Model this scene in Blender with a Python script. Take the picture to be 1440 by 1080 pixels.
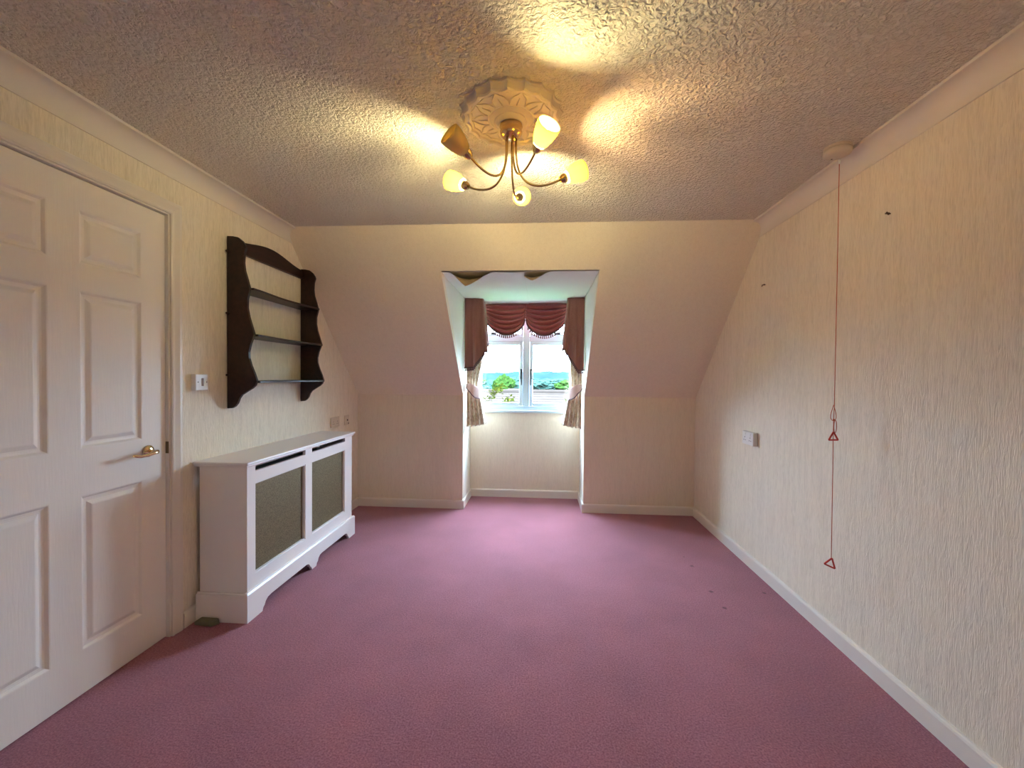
import bpy, bmesh, math, random
from mathutils import Vector, Matrix, noise
R_ = math.radians
random.seed(7)
for o in list(bpy.data.objects):
    bpy.data.objects.remove(o)
SC = bpy.context.scene
COL = SC.collection

# ------------------------------------------------------------------ camera
FPX, YAW, PITCH, ROLL, CH = 588.54, 0.0670, -0.0162, 0.0091, 1.2511
fw = Vector((-math.sin(YAW)*math.cos(PITCH), math.cos(YAW)*math.cos(PITCH), math.sin(PITCH)))
r0 = Vector((math.cos(YAW), math.sin(YAW), 0)); u0 = r0.cross(fw)
rt = r0*math.cos(ROLL) + u0*math.sin(ROLL); up = -r0*math.sin(ROLL) + u0*math.cos(ROLL)
cd = bpy.data.cameras.new('camera'); cam = bpy.data.objects.new('camera', cd); COL.objects.link(cam)
cd.sensor_fit = 'HORIZONTAL'; cd.sensor_width = 36.0; cd.lens = 36.0*FPX/1440.0
cd.clip_start = 0.02; cd.clip_end = 6000
M3 = Matrix((rt, up, -fw)).transposed()
cam.matrix_world = Matrix.Translation((0, 0, CH)) @ M3.to_4x4()
SC.camera = cam

# ------------------------------------------------------------------ world, exposure
SKY = 26.0                  # zenith radiance of the overcast sky
w = bpy.data.worlds.new('overcast_sky'); SC.world = w; w.use_nodes = True
nt = w.node_tree; bg = nt.nodes['Background']
# standard overcast sky: the zenith is three times as bright as the horizon, the same all round
tc = nt.nodes.new('ShaderNodeTexCoord'); sx = nt.nodes.new('ShaderNodeSeparateXYZ'); nt.links.new(tc.outputs['Generated'], sx.inputs[0])
mm = nt.nodes.new('ShaderNodeMath'); mm.operation = 'MAXIMUM'; mm.inputs[1].default_value = 0; nt.links.new(sx.outputs['Z'], mm.inputs[0])
ma = nt.nodes.new('ShaderNodeMath'); ma.operation = 'MULTIPLY_ADD'; ma.inputs[1].default_value = SKY*2/3; ma.inputs[2].default_value = SKY/3
nt.links.new(mm.outputs[0], ma.inputs[0]); nt.links.new(ma.outputs[0], bg.inputs['Strength'])
bg.inputs['Color'].default_value = (0.75, 0.95, 1.27, 1)
vs = SC.view_settings
vs.view_transform = 'Standard'; vs.look = 'None'; vs.exposure = 2.44; vs.gamma = 1.0; vs.use_curve_mapping = False
SC.cycles.use_denoising = True
SC.cycles.max_bounces = 12; SC.cycles.diffuse_bounces = 8; SC.cycles.transparent_max_bounces = 12
SC.cycles.caustics_reflective = False; SC.cycles.caustics_refractive = False
SC.cycles.sample_clamp_indirect = 6.0
pl = bpy.data.lights.new('window_portal', 'AREA'); pl.shape = 'RECTANGLE'; pl.size = 1.08; pl.size_y = 1.09
pl.cycles.is_portal = True; po = bpy.data.objects.new('window_portal', pl); COL.objects.link(po)
po.location = (-.155, 4.47, 1.45); po.rotation_euler = (math.radians(-90), 0, 0)     # marks the window opening for sky sampling; gives no light itself
BULB = 940.0                 # radiance of a lit bulb
LAMPCOL = (1.0, 0.84, 0.40)

# ------------------------------------------------------------------ room dimensions (m)
L, RW, D, H, K, SY = 1.7468, 1.4145, 3.9149, 2.2603, 1.0764, 2.7533
X1, X2, D2, ZC = -0.7244, 0.4118, 4.3491, 2.0141
CC, CDp, SK, ST = 0.0756, 0.0856, 0.080, 0.015
Y0 = -.45
def yslope(z): return SY + (D-SY)*(H-z)/(H-K)
YS = yslope(ZC)

# ------------------------------------------------------------------ materials
def mat(name, col=(.8, .8, .8), rough=.6, metal=0., spec=.4, **kw):
    m = bpy.data.materials.new(name); m.use_nodes = True
    b = m.node_tree.nodes['Principled BSDF']
    b.inputs['Base Color'].default_value = (*col, 1); b.inputs['Roughness'].default_value = rough
    b.inputs['Metallic'].default_value = metal; b.inputs['Specular IOR Level'].default_value = spec
    for k, v in kw.items(): b.inputs[k.replace('_', ' ')].default_value = v
    return m
def N(m, t, **kw):
    n = m.node_tree.nodes.new(t)
    for k, v in kw.items():
        if k.startswith('i_'):
            key = k[2:].replace('_', ' '); n.inputs[key].default_value = v
        else: setattr(n, k, v)
    return n
def lk(m, a, ao, b, bi): m.node_tree.links.new(a.outputs[ao], b.inputs[bi])
def pos(m, scale=(1, 1, 1)):
    g = N(m, 'ShaderNodeNewGeometry'); mp = N(m, 'ShaderNodeMapping'); mp.inputs['Scale'].default_value = scale
    lk(m, g, 'Position', mp, 'Vector'); return mp
def ramp(m, stops):
    r = N(m, 'ShaderNodeValToRGB'); e = r.color_ramp.elements
    e[0].position, e[0].color = stops[0][0], (*stops[0][1], 1)
    e[1].position, e[1].color = stops[-1][0], (*stops[-1][1], 1)
    for p, c in stops[1:-1]:
        x = e.new(p); x.color = (*c, 1)
    return r
def bump(m, src, out, strength, dist, prev=None):
    b = N(m, 'ShaderNodeBump'); b.inputs['Strength'].default_value = strength; b.inputs['Distance'].default_value = dist
    lk(m, src, out, b, 'Height')
    if prev: lk(m, prev, 'Normal', b, 'Normal')
    lk(m, b, 'Normal', m.node_tree.nodes['Principled BSDF'], 'Normal'); return b

def wallpaper(name, lo, hi, strength, dist=.004):
    m = mat(name, hi, .62, spec=.25)
    mp = pos(m, (125, 125, 13)); wv = N(m, 'ShaderNodeTexNoise', i_Scale=1.0, i_Detail=3.0, i_Roughness=.55, i_Distortion=1.5)
    lk(m, mp, 'Vector', wv, 'Vector')
    mp2 = pos(m, (40, 40, 4)); n2 = N(m, 'ShaderNodeTexNoise', i_Scale=1.0, i_Detail=2.0); lk(m, mp2, 'Vector', n2, 'Vector')
    mx = N(m, 'ShaderNodeMath', operation='MULTIPLY_ADD'); mx.inputs[1].default_value = .35
    lk(m, n2, 'Fac', mx, 0); lk(m, wv, 'Fac', mx, 2)
    r = ramp(m, [(.45, lo), (.78, hi)]); lk(m, mx, 'Value', r, 'Fac')  # strand highlights and shadows put into the colour, following the relief
    lk(m, r, 'Color', m.node_tree.nodes['Principled BSDF'], 'Base Color')
    bump(m, mx, 'Value', strength, dist); return m
M = {}
M['paper'] = wallpaper('vertical_embossed_wallpaper', (.72, .655, .535), (.86, .79, .66), .60, .004)
M['paper_back'] = wallpaper('fine_embossed_wallpaper', (.74, .665, .545), (.81, .735, .61), .22, .003)
M['cheek'] = wallpaper('dormer_wallpaper', (.76, .74, .67), (.82, .80, .73), .2, .003)

m = mat('stippled_artex', (.78, .73, .645), .75, spec=.2); M['artex'] = m
mp = pos(m); n1 = N(m, 'ShaderNodeTexNoise', i_Scale=64.0, i_Detail=2.0, i_Roughness=.5, i_Distortion=1.2); lk(m, mp, 'Vector', n1, 'Vector')
vo = N(m, 'ShaderNodeTexVoronoi', i_Scale=74.0, feature='SMOOTH_F1'); lk(m, mp, 'Vector', vo, 'Vector')
ad = N(m, 'ShaderNodeMath', operation='MULTIPLY_ADD'); ad.inputs[1].default_value = .5; lk(m, vo, 'Distance', ad, 0); lk(m, n1, 'Fac', ad, 2)
rr = ramp(m, [(.45, (0, 0, 0)), (.85, (1, 1, 1))]); lk(m, ad, 'Value', rr, 'Fac')
bump(m, rr, 'Color', 1.0, .0095)

m = mat('mauve_carpet', (.4, .14, .17), .95, spec=.1, Sheen_Weight=.35, Sheen_Roughness=.5); M['carpet'] = m
m.node_tree.nodes['Principled BSDF'].inputs['Sheen Tint'].default_value = (1, .75, .85, 1)
mp = pos(m); n1 = N(m, 'ShaderNodeTexNoise', i_Scale=150.0, i_Detail=3.0, i_Roughness=.75); lk(m, mp, 'Vector', n1, 'Vector')
n2 = N(m, 'ShaderNodeTexNoise', i_Scale=2.2, i_Detail=4.0, i_Roughness=.6); lk(m, mp, 'Vector', n2, 'Vector')
r1 = ramp(m, [(.3, (.19, .058, .085)), (.5, (.32, .118, .150)), (.72, (.47, .205, .245))]); lk(m, n1, 'Fac', r1, 'Fac')
r2 = ramp(m, [(.35, (.88, .86, .86)), (.65, (1.06, 1.04, 1.04))]); lk(m, n2, 'Fac', r2, 'Fac')
mu = N(m, 'ShaderNodeMix', data_type='RGBA', blend_type='MULTIPLY'); mu.inputs[0].default_value = 1
lk(m, r1, 'Color', mu, 6); lk(m, r2, 'Color', mu, 7)
prev, po_ = mu, 2
for sx_, sy_, sr_ in ((1.025, 2.853, 0.0100), (1.017, 2.517, 0.0110), (1.324, 2.527, 0.0090), (1.019, 2.342, 0.0100), (1.022, 2.997, 0.0060)):      # small dark marks trodden into the pile
    g_ = N(m, 'ShaderNodeNewGeometry'); vd = N(m, 'ShaderNodeVectorMath', operation='DISTANCE'); vd.inputs[1].default_value = (sx_, sy_, 0)
    lk(m, g_, 'Position', vd, 0); ls = N(m, 'ShaderNodeMapRange'); ls.inputs[1].default_value = sr_*.6; ls.inputs[2].default_value = sr_*1.5; ls.inputs[3].default_value = .8; ls.inputs[4].default_value = 0
    lk(m, vd, 'Value', ls, 0); mk = N(m, 'ShaderNodeMix', data_type='RGBA'); lk(m, ls, 0, mk, 0); lk(m, prev, po_, mk, 6); mk.inputs[7].default_value = (.06, .02, .025, 1); prev, po_ = mk, 2
lk(m, prev, po_, m.node_tree.nodes['Principled BSDF'], 'Base Color'); bump(m, n1, 'Fac', .6, .004)

def grained(name, col, rough, gs, strength, spec=.4):
    m = mat(name, col, rough, spec=spec); mp = pos(m, gs)
    n = N(m, 'ShaderNodeTexNoise', i_Scale=1.0, i_Detail=3.0); lk(m, mp, 'Vector', n, 'Vector'); bump(m, n, 'Fac', strength, .002); return m
M['door'] = grained('white_grained_door_paint', (.84, .80, .75), .42, (60, 160, 14), .25)
M['gloss'] = mat('cream_gloss_paint', (.78, .73, .66), .32, spec=.5)
M['skirt'] = mat('skirting_gloss_paint', (.80, .755, .69), .28, spec=.5)
M['cove'] = mat('coving_paint', (.74, .69, .62), .6, spec=.3)
M['cover'] = mat('radiator_cover_white', (.86, .84, .83), .35, spec=.5)
M['black'] = mat('dark_void_metal', (.012, .012, .013), .5)
M['screw'] = mat('rusty_screw', (.10, .055, .03), .45, metal=.6)
m = mat('bronze_mesh_grille', (.20, .165, .085), .5, metal=.35); M['mesh'] = m
mp = pos(m, (1, 1, 1)); v = N(m, 'ShaderNodeTexVoronoi', i_Scale=260.0); lk(m, mp, 'Vector', v, 'Vector')
r1 = ramp(m, [(.15, (.30, .25, .14)), (.6, (.13, .105, .055))]); lk(m, v, 'Distance', r1, 'Fac')
lk(m, r1, 'Color', m.node_tree.nodes['Principled BSDF'], 'Base Color'); bump(m, v, 'Distance', .4, .002)
m = mat('dark_mahogany', (.028, .009, .006), .38, spec=.4); M['wood'] = m
mp = pos(m, (40, 6, 40)); n = N(m, 'ShaderNodeTexNoise', i_Scale=1.0, i_Detail=4.0); lk(m, mp, 'Vector', n, 'Vector')
r1 = ramp(m, [(.3, (.010, .003, .002)), (.7, (.032, .010, .007))]); lk(m, n, 'Fac', r1, 'Fac'); lk(m, r1, 'Color', m.node_tree.nodes['Principled BSDF'], 'Base Color')
M['brass'] = mat('antique_brass', (.62, .47, .24), .22, metal=1.)
M['brassdark'] = mat('dark_brass', (.20, .15, .09), .35, metal=1.)
M['chromebrass'] = mat('polished_brass', (.80, .66, .42), .12, metal=1.)
M['plaster'] = mat('ceiling_rose_plaster', (.66, .60, .53), .6, spec=.25)
M['plastic'] = mat('white_plastic', (.80, .79, .76), .35, spec=.5)
M['plastic_old'] = mat('cream_plastic', (.66, .58, .46), .4, spec=.4)
M['slot'] = mat('socket_slot_dark', (.06, .045, .04), .6)
M['grey_rocker'] = mat('grey_rocker', (.36, .27, .22), .5)
M['red'] = mat('red_plastic', (.55, .045, .02), .4, spec=.5)
M['cord'] = mat('red_cord', (.50, .10, .04), .7)
M['wedge'] = mat('grey_green_rubber', (.13, .135, .09), .7)
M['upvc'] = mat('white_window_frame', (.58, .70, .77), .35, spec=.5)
M['iron'] = mat('black_iron', (.03, .03, .03), .4, metal=.5)
M['paperface'] = wallpaper('lining_paper_face', (.78, .80, .72), (.82, .83, .76), .12, .002)
M['paperrev'] = mat('lining_paper_reverse', (.42, .33, .23), .9, spec=.1)

def fabric(name, col, scale=(300, 300, 300), rough=.85, sheen=.3):
    m = mat(name, col, rough, spec=.15, Sheen_Weight=sheen); mp = pos(m, scale)
    n = N(m, 'ShaderNodeTexNoise', i_Scale=1.0, i_Detail=2.0); lk(m, mp, 'Vector', n, 'Vector')
    r = ramp(m, [(.3, tuple(c*.8 for c in col)), (.7, tuple(min(1, c*1.15) for c in col))]); lk(m, n, 'Fac', r, 'Fac')
    lk(m, r, 'Color', m.node_tree.nodes['Principled BSDF'], 'Base Color'); bump(m, n, 'Fac', .2, .001); return m
M['swag'] = fabric('russet_swag_fabric', (.38, .095, .095))
M['tail'] = fabric('terracotta_tail_fabric', (.27, .11, .092))
M['fringe'] = fabric('plum_fringe', (.11, .05, .055))
M['tieback'] = fabric('pink_tieback', (.62, .42, .38))
# cream damask curtain with a soft figured pattern
m = fabric('cream_damask', (.55, .46, .33)); M['drape'] = m
mp = pos(m, (30, 30, 16)); n = N(m, 'ShaderNodeTexNoise', i_Scale=1.0, i_Detail=3.0, i_Distortion=1.5); lk(m, mp, 'Vector', n, 'Vector')
r = ramp(m, [(.42, (.84, .77, .64)), (.52, (.70, .61, .46)), (.62, (.55, .45, .31))]); lk(m, n, 'Fac', r, 'Fac')
lk(m, r, 'Color', m.node_tree.nodes['Principled BSDF'], 'Base Color')

# window glass: clear thin pane
m = bpy.data.materials.new('clear_window_glass'); m.use_nodes = True; M['glass'] = m
for n in list(m.node_tree.nodes):
    if n.type == 'BSDF_PRINCIPLED': m.node_tree.nodes.remove(n)
out = [n for n in m.node_tree.nodes if n.type == 'OUTPUT_MATERIAL'][0]
tr = N(m, 'ShaderNodeBsdfTransparent'); tr.inputs['Color'].default_value = (.93, .96, .95, 1)
gl = N(m, 'ShaderNodeBsdfGlossy'); gl.inputs['Roughness'].default_value = .02
mx = N(m, 'ShaderNodeMixShader'); mx.inputs[0].default_value = .06
lk(m, tr, 0, mx, 1); lk(m, gl, 0, mx, 2); lk(m, mx, 0, out, 'Surface')
# frosted lamp shade: diffuse + translucent + a soft gloss
def shade_mat(name, dif, trn, wt):
    m = bpy.data.materials.new(name); m.use_nodes = True
    for n in list(m.node_tree.nodes):
        if n.type == 'BSDF_PRINCIPLED': m.node_tree.nodes.remove(n)
    out = [n for n in m.node_tree.nodes if n.type == 'OUTPUT_MATERIAL'][0]
    d = N(m, 'ShaderNodeBsdfDiffuse'); d.inputs['Color'].default_value = (*dif, 1)
    t = N(m, 'ShaderNodeBsdfTranslucent'); t.inputs['Color'].default_value = (*trn, 1)
    g = N(m, 'ShaderNodeBsdfGlossy'); g.inputs['Roughness'].default_value = .12
    a = N(m, 'ShaderNodeMixShader'); a.inputs[0].default_value = wt; b = N(m, 'ShaderNodeMixShader'); b.inputs[0].default_value = .05
    lk(m, d, 0, a, 1); lk(m, t, 0, a, 2); lk(m, a, 0, b, 1); lk(m, g, 0, b, 2); lk(m, b, 0, out, 'Surface'); return m
M['shade'] = shade_mat('frosted_glass_shade', (.80, .74, .60), (.97, .80, .27), .75)
def emis(name, col, s):
    m = bpy.data.materials.new(name); m.use_nodes = True
    for n in list(m.node_tree.nodes):
        if n.type == 'BSDF_PRINCIPLED': m.node_tree.nodes.remove(n)
    out = [n for n in m.node_tree.nodes if n.type == 'OUTPUT_MATERIAL'][0]
    e = N(m, 'ShaderNodeEmission'); e.inputs['Color'].default_value = (*col, 1); e.inputs['Strength'].default_value = s
    lk(m, e, 0, out, 'Surface'); return m
for k_, c_, f_ in ((0, (1.0, .64, .28), .62), (1, LAMPCOL, 1.4), (2, LAMPCOL, .85), (4, LAMPCOL, .45)): M['bulb%d' % k_] = emis('lit_bulb', c_, BULB*f_)
M['bulb_off'] = mat('unlit_bulb', (.55, .52, .48), .3)

# ------------------------------------------------------------------ mesh helpers (world coordinates)
class MB:
    def __init__(s): s.v = []; s.f = []; s.mi = []; s.cm = 0
    def add(s, vs, fs):
        b = len(s.v); s.v += [tuple(p) for p in vs]; s.f += [tuple(i+b for i in f) for f in fs]; s.mi += [s.cm]*len(fs); return s
    def box(s, x0, x1, y0, y1, z0, z1):
        return s.add([(x0,y0,z0),(x1,y0,z0),(x1,y1,z0),(x0,y1,z0),(x0,y0,z1),(x1,y0,z1),(x1,y1,z1),(x0,y1,z1)],
                     [(0,3,2,1),(4,5,6,7),(0,1,5,4),(1,2,6,5),(2,3,7,6),(3,0,4,7)])
    def prism(s, poly, off):           # poly: list of 3D points (planar), extruded by vector off
        n = len(poly); o = Vector(off)
        return s.add([Vector(p) for p in poly]+[Vector(p)+o for p in poly],
                     [tuple(range(n))[::-1], tuple(range(n, 2*n))]+[(i, (i+1) % n, n+(i+1) % n, n+i) for i in range(n)])
    def grid(s, nu, nv, fn, closed_u=False):
        vs = [fn(i/(nu if closed_u else nu-1), j/(nv-1)) for j in range(nv) for i in range(nu)]
        fs = []
        for j in range(nv-1):
            for i in range(nu if closed_u else nu-1):
                a = j*nu+i; b = j*nu+(i+1) % nu
                fs.append((a, b, b+nu, a+nu))
        return s.add(vs, fs)
    def lathe(s, prof, c=(0,0,0), axis=(0,0,1), seg=24, cap=True):   # prof: (radius, height along axis)
        ax = Vector(axis).normalized(); a = Vector((1,0,0)) if abs(ax.x) < .9 else Vector((0,1,0))
        e1 = ax.cross(a).normalized(); e2 = ax.cross(e1); c = Vector(c); n = len(prof)
        vs = [c+ax*h+(e1*math.cos(2*math.pi*k/seg)+e2*math.sin(2*math.pi*k/seg))*r for r, h in prof for k in range(seg)]
        fs = [(j*seg+k, j*seg+(k+1) % seg, (j+1)*seg+(k+1) % seg, (j+1)*seg+k) for j in range(n-1) for k in range(seg)]
        if cap: fs += [tuple(range(seg))[::-1], tuple((n-1)*seg+k for k in range(seg))]
        return s.add(vs, fs)
    def tube(s, pts, r, seg=10, closed=False):
        pts = [Vector(p) for p in pts]; n = len(pts); rs = r if isinstance(r, (list, tuple)) else [r]*n
        vs = []; prev = None
        for i, p in enumerate(pts):
            if closed: t = pts[(i+1) % n]-pts[i-1]
            else: t = pts[min(i+1, n-1)]-pts[max(i-1, 0)]
            t.normalize()
            if prev is None:
                a = Vector((0,0,1)) if abs(t.z) < .9 else Vector((1,0,0)); e1 = t.cross(a).normalized()
            else:
                e1 = prev - t*prev.dot(t); e1.normalize()
            prev = e1; e2 = t.cross(e1)
            vs += [p+(e1*math.cos(2*math.pi*k/seg)+e2*math.sin(2*math.pi*k/seg))*rs[i] for k in range(seg)]
        m_ = n if closed else n-1
        fs = [(i*seg+k, i*seg+(k+1) % seg, ((i+1) % n)*seg+(k+1) % seg, ((i+1) % n)*seg+k) for i in range(m_) for k in range(seg)]
        if not closed: fs += [tuple(range(seg))[::-1], tuple((n-1)*seg+k for k in range(seg))]
        return s.add(vs, fs)
def wloc(o):
    v = Vector((0,0,0))
    while o: v += o.location; o = o.parent
    return v
def obj(name, mb, m, parent=None, smooth=False, bevel=0, origin=None, solid=0, recalc=True):
    me = bpy.data.meshes.new(name)
    P = [Vector(p) for p in mb.v]
    if origin is None:
        xs = [p.x for p in P]; ys = [p.y for p in P]; zs = [p.z for p in P]
        origin = Vector(((min(xs)+max(xs))/2, (min(ys)+max(ys))/2, min(zs)))
    origin = Vector(origin)
    me.from_pydata([p-origin for p in P], [], mb.f)
    ms = m if isinstance(m, (list, tuple)) else [m]
    for x in ms: me.materials.append(x)
    if len(ms) > 1: me.polygons.foreach_set('material_index', mb.mi)
    if recalc:
        bm = bmesh.new(); bm.from_mesh(me); bmesh.ops.recalc_face_normals(bm, faces=bm.faces[:]); bm.to_mesh(me); bm.free()
    if smooth:
        me.polygons.foreach_set('use_smooth', [True]*len(me.polygons))
    o = bpy.data.objects.new(name, me); COL.objects.link(o)
    if parent: o.parent = parent; o.location = origin - wloc(parent)
    else: o.location = origin
    if solid:
        md = o.modifiers.new('thickness', 'SOLIDIFY'); md.thickness = solid; md.offset = 0
    if bevel:
        md = o.modifiers.new('bevel', 'BEVEL'); md.width = bevel; md.segments = 2; md.limit_method = 'ANGLE'; md.angle_limit = R_(40)
    return o
def sharp(o, ang=35):
    md = o.modifiers.new('split', 'EDGE_SPLIT'); md.split_angle = R_(ang); return o
def empty(name, loc):
    o = bpy.data.objects.new(name, None); COL.objects.link(o); o.location = loc; o.empty_display_size = .05; return o
def tag(o, label, cat, group=None):
    o['label'] = label; o['category'] = cat
    if group: o['group'] = group
    return o
def struct(o, label=None):
    o['kind'] = 'structure'
    if label: o['label'] = label
    return o
bpy.context.view_layer.update()

# ------------------------------------------------------------------ structure
T = .06
struct(obj('floor', MB().box(-L-.1, RW+.1, Y0-.1, D2+.1, -.08, 0), M['carpet']), 'mauve red carpeted floor')
# ceiling with dormer slope start
struct(obj('ceiling', MB().box(-L-.1, RW+.1, Y0-.1, SY, H, H+T), M['artex']), 'stippled cream ceiling')
# walls: pentagonal side walls, left one with the door opening
DY0, DY1, DZ = 1.014, 1.874, 2.012        # rough opening
wl = MB()
def wpoly(poly, x, off): wl.prism([(x, y, z) for y, z in poly], (off, 0, 0))
wpoly([(Y0,0),(DY0,0),(DY0,H),(Y0,H)], -L, -.10)
wpoly([(DY0,DZ),(DY1,DZ),(DY1,H),(DY0,H)], -L, -.10)
wpoly([(DY1,0),(D,0),(D,K),(SY,H),(DY1,H)], -L, -.10)
struct(obj('wall_left', wl, M['paper']), 'cream embossed wallpaper wall with the door')
struct(obj('wall_right', MB().prism([(RW,y,z) for y,z in [(Y0,0),(D,0),(D,K),(SY,H),(Y0,H)]], (.10,0,0)), M['paper']), 'bare cream embossed wallpaper wall with a red pull cord')
struct(obj('wall_rear', MB().box(-L-.1, RW+.1, Y0-.1, Y0, 0, H), M['paper']), 'wallpapered wall behind the camera')
kb = MB(); kb.box(-L-.1, X1, D, D+T, 0, K); kb.box(X2, RW+.1, D, D+T, 0, K)
struct(obj('wall_back', kb, M['paper_back']), 'low knee wall either side of the dormer')
nrm = Vector((0, H-K, D-SY)).normalized()*T
sl = MB()
def sq(xa, xb, za, zb): sl.prism([(xa, yslope(za), za), (xb, yslope(za), za), (xb, yslope(zb), zb), (xa, yslope(zb), zb)], nrm)
sq(-L-.1, X1, K, H); sq(X2, RW+.1, K, H); sq(X1, X2, ZC, H)
struct(obj('wall_sloping', sl, M['paper_back']), 'sloping attic wall cut by the dormer')
for nm, x, off in (('wall_dormer_left', X1, -T), ('wall_dormer_right', X2, T)):
    struct(obj(nm, MB().prism([(x,y,z) for y,z in [(D+T,0),(D2,0),(D2,ZC+T),(YS+nrm.y,ZC+nrm.z),(D+nrm.y,K+nrm.z),(D+T,K)]], (off,0,0)), M['cheek']), 'pale dormer cheek wall')
# window wall with opening
WX0, WX1, WZ0, WZ1 = -.695, .385, .905, 1.995
ww = MB()
ww.box(X1-T, X2+T, D2, D2+.12, 0, WZ0); ww.box(X1-T, X2+T, D2, D2+.12, WZ1, ZC+T)
ww.box(X1-T, WX0, D2, D2+.12, WZ0, WZ1); ww.box(WX1, X2+T, D2, D2+.12, WZ0, WZ1)
struct(obj('wall_window', ww, M['paper_back']), 'wallpapered wall under the dormer window')
cdm = struct(obj('ceiling_dormer', MB().box(X1-T, X2+T, YS+.03, D2+.12, ZC, ZC+T), M['cheek']), 'dormer ceiling with peeling lining paper')
# peeling lining paper: two sheets, each drooping at its free front edge
def tri(x, a, p, b):
    if x <= a or x >= b: return 0.
    t = (x-a)/(p-a) if x < p else (b-x)/(b-p)
    return t*t*(3-2*t)*.35+t*.65
SEAM = -.122
def droop_left(x): return .102*tri(x, -.66, -.545, -.345) + .004 + .006*tri(x, -.36, -.2, -.1)
def droop_right(x): return .066*tri(x, -.19, -.065, .065) + .003
for xa, xb, dr, base in ((X1+.004, SEAM, droop_left, .009), (SEAM+.001, X2-.004, droop_right, .004)):
    def fn(u, v, dz=0):
        x = xa+(xb-xa)*u; t = (v**1.8)*(D2-YS-.012); y = YS+.012+t
        z = ZC-base*(1-math.exp(-t/.3)) - dr(x)*math.exp(-(t/.085)**1.15) - .002
        z -= .006*(noise.noise((x*5, y*4, 3.1))+1)*min(1, t/.2)*min(1, (D2-y)/.15)
        return (x, y, z+dz)
    pm = MB(); pm.grid(46, 34, lambda u, v: fn(u, v, 0)); pm.cm = 1; pm.grid(46, 34, lambda u, v: fn(u, v, .0014))
    me = obj('lining_paper', pm, [M['paperface'], M['paperrev']], cdm, smooth=True, recalc=False)
# coving
def cove(name, xw, sgn, label):
    pr = [(0, -CDp), (.006, -CDp), (.006, -CDp+.005)]
    for k in range(0, 11):
        a = math.pi/2*k/10
        # concave arc from the wall edge to the ceiling edge
        pr.append((.006+(CC-.014)*(1-math.cos(a)), -CDp+.006+(CDp-.018)*math.sin(a)))
    pr += [(CC-.007, -.012), (CC, -.011), (CC, 0), (0, 0)]
    mb = MB(); n = len(pr)
    v0 = [(xw+sgn*x, Y0, H+z) for x, z in pr]; v1 = [(xw+sgn*x, yslope(H+z)-.0005, H+z) for x, z in pr]
    mb.add(v0+v1, [(i, (i+1) % n, n+(i+1) % n, n+i) for i in range(n)])
    o = obj(name, mb, M['cove'], smooth=True); sharp(o, 30); return struct(o, label)
cove('trim_1', -L, 1, 'curved coving above the door wall')
cove('trim_2', RW, -1, 'curved coving above the bare wall')
# skirting
def skirt(name, p, q, nin, label, m=None):
    """p, q: floor line on the wall; nin: inward normal"""
    p = Vector((*p, 0)); q = Vector((*q, 0)); n = Vector((*nin, 0))
    pr = [(0, 0), (ST, 0), (ST, SK-.012), (ST-.003, SK-.005), (ST-.008, SK-.001), (0, SK)]
    mb = MB(); k = len(pr)
    mb.add([p+n*a+Vector((0,0,z)) for a, z in pr]+[q+n*a+Vector((0,0,z)) for a, z in pr],
           [(i, (i+1) % k, k+(i+1) % k, k+i) for i in range(k)]+[tuple(range(k)), tuple(range(k, 2*k))])
    return struct(obj(name, mb, M['skirt']), label)
skirt('baseboard_left', (-L, 1.926), (-L, D), (1, 0), 'skirting board of the door wall')
skirt('baseboard_left_rear', (-L, Y0), (-L, .96), (1, 0), 'skirting board behind the door')
skirt('baseboard_right', (RW, Y0), (RW, D), (-1, 0), 'long skirting board of the bare wall')
skirt('baseboard_back_left', (-L+ST, D), (X1+ST, D), (0, -1), 'skirting board of the knee wall by the radiator cover')
skirt('baseboard_back_right', (X2-ST, D), (RW-ST, D), (0, -1), 'skirting board of the knee wall by the bare wall')
skirt('baseboard_dormer_left', (X1, D), (X1, D2), (1, 0), 'skirting return on the dormer cheek')
skirt('baseboard_dormer_right', (X2, D), (X2, D2), (-1, 0), 'skirting return on the dormer cheek')
skirt('baseboard_dormer_back', (X1+ST, D2), (X2-ST, D2), (0, -1), 'skirting board under the window')

# ------------------------------------------------------------------ door
XD = -L-.014                       # face of the leaf
S = 1.008                          # door measurements were taken on the wall plane
def dy(y): return y*S
def dz(z): return CH+(z-CH)*S
door = struct(empty('door_1', (XD, 1.44, 0)), 'white six panel interior door with a brass lever handle')
LY0, LY1, LZ0, LZ1 = 1.018, 1.856, .006, 1.992
cols = [(dy(1.129), dy(1.375)), (dy(1.479), dy(1.727))]
rows = [(dz(.183), dz(.781)), (dz(.961), dz(1.565)), (dz(1.668), dz(1.870))]
leaf = MB()
leaf.box(XD-.04, XD, LY0, cols[0][0], LZ0, LZ1); leaf.box(XD-.04, XD, cols[0][1], cols[1][0], LZ0, LZ1); leaf.box(XD-.04, XD, cols[1][1], LY1, LZ0, LZ1)
zz = [LZ0]+[z for r in rows for z in r]+[LZ1]
for c in cols:
    for i in range(0, 8, 2): leaf.box(XD-.04, XD, c[0], c[1], zz[i], zz[i+1])
lf = obj('door_leaf', leaf, M['door'], door)
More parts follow.
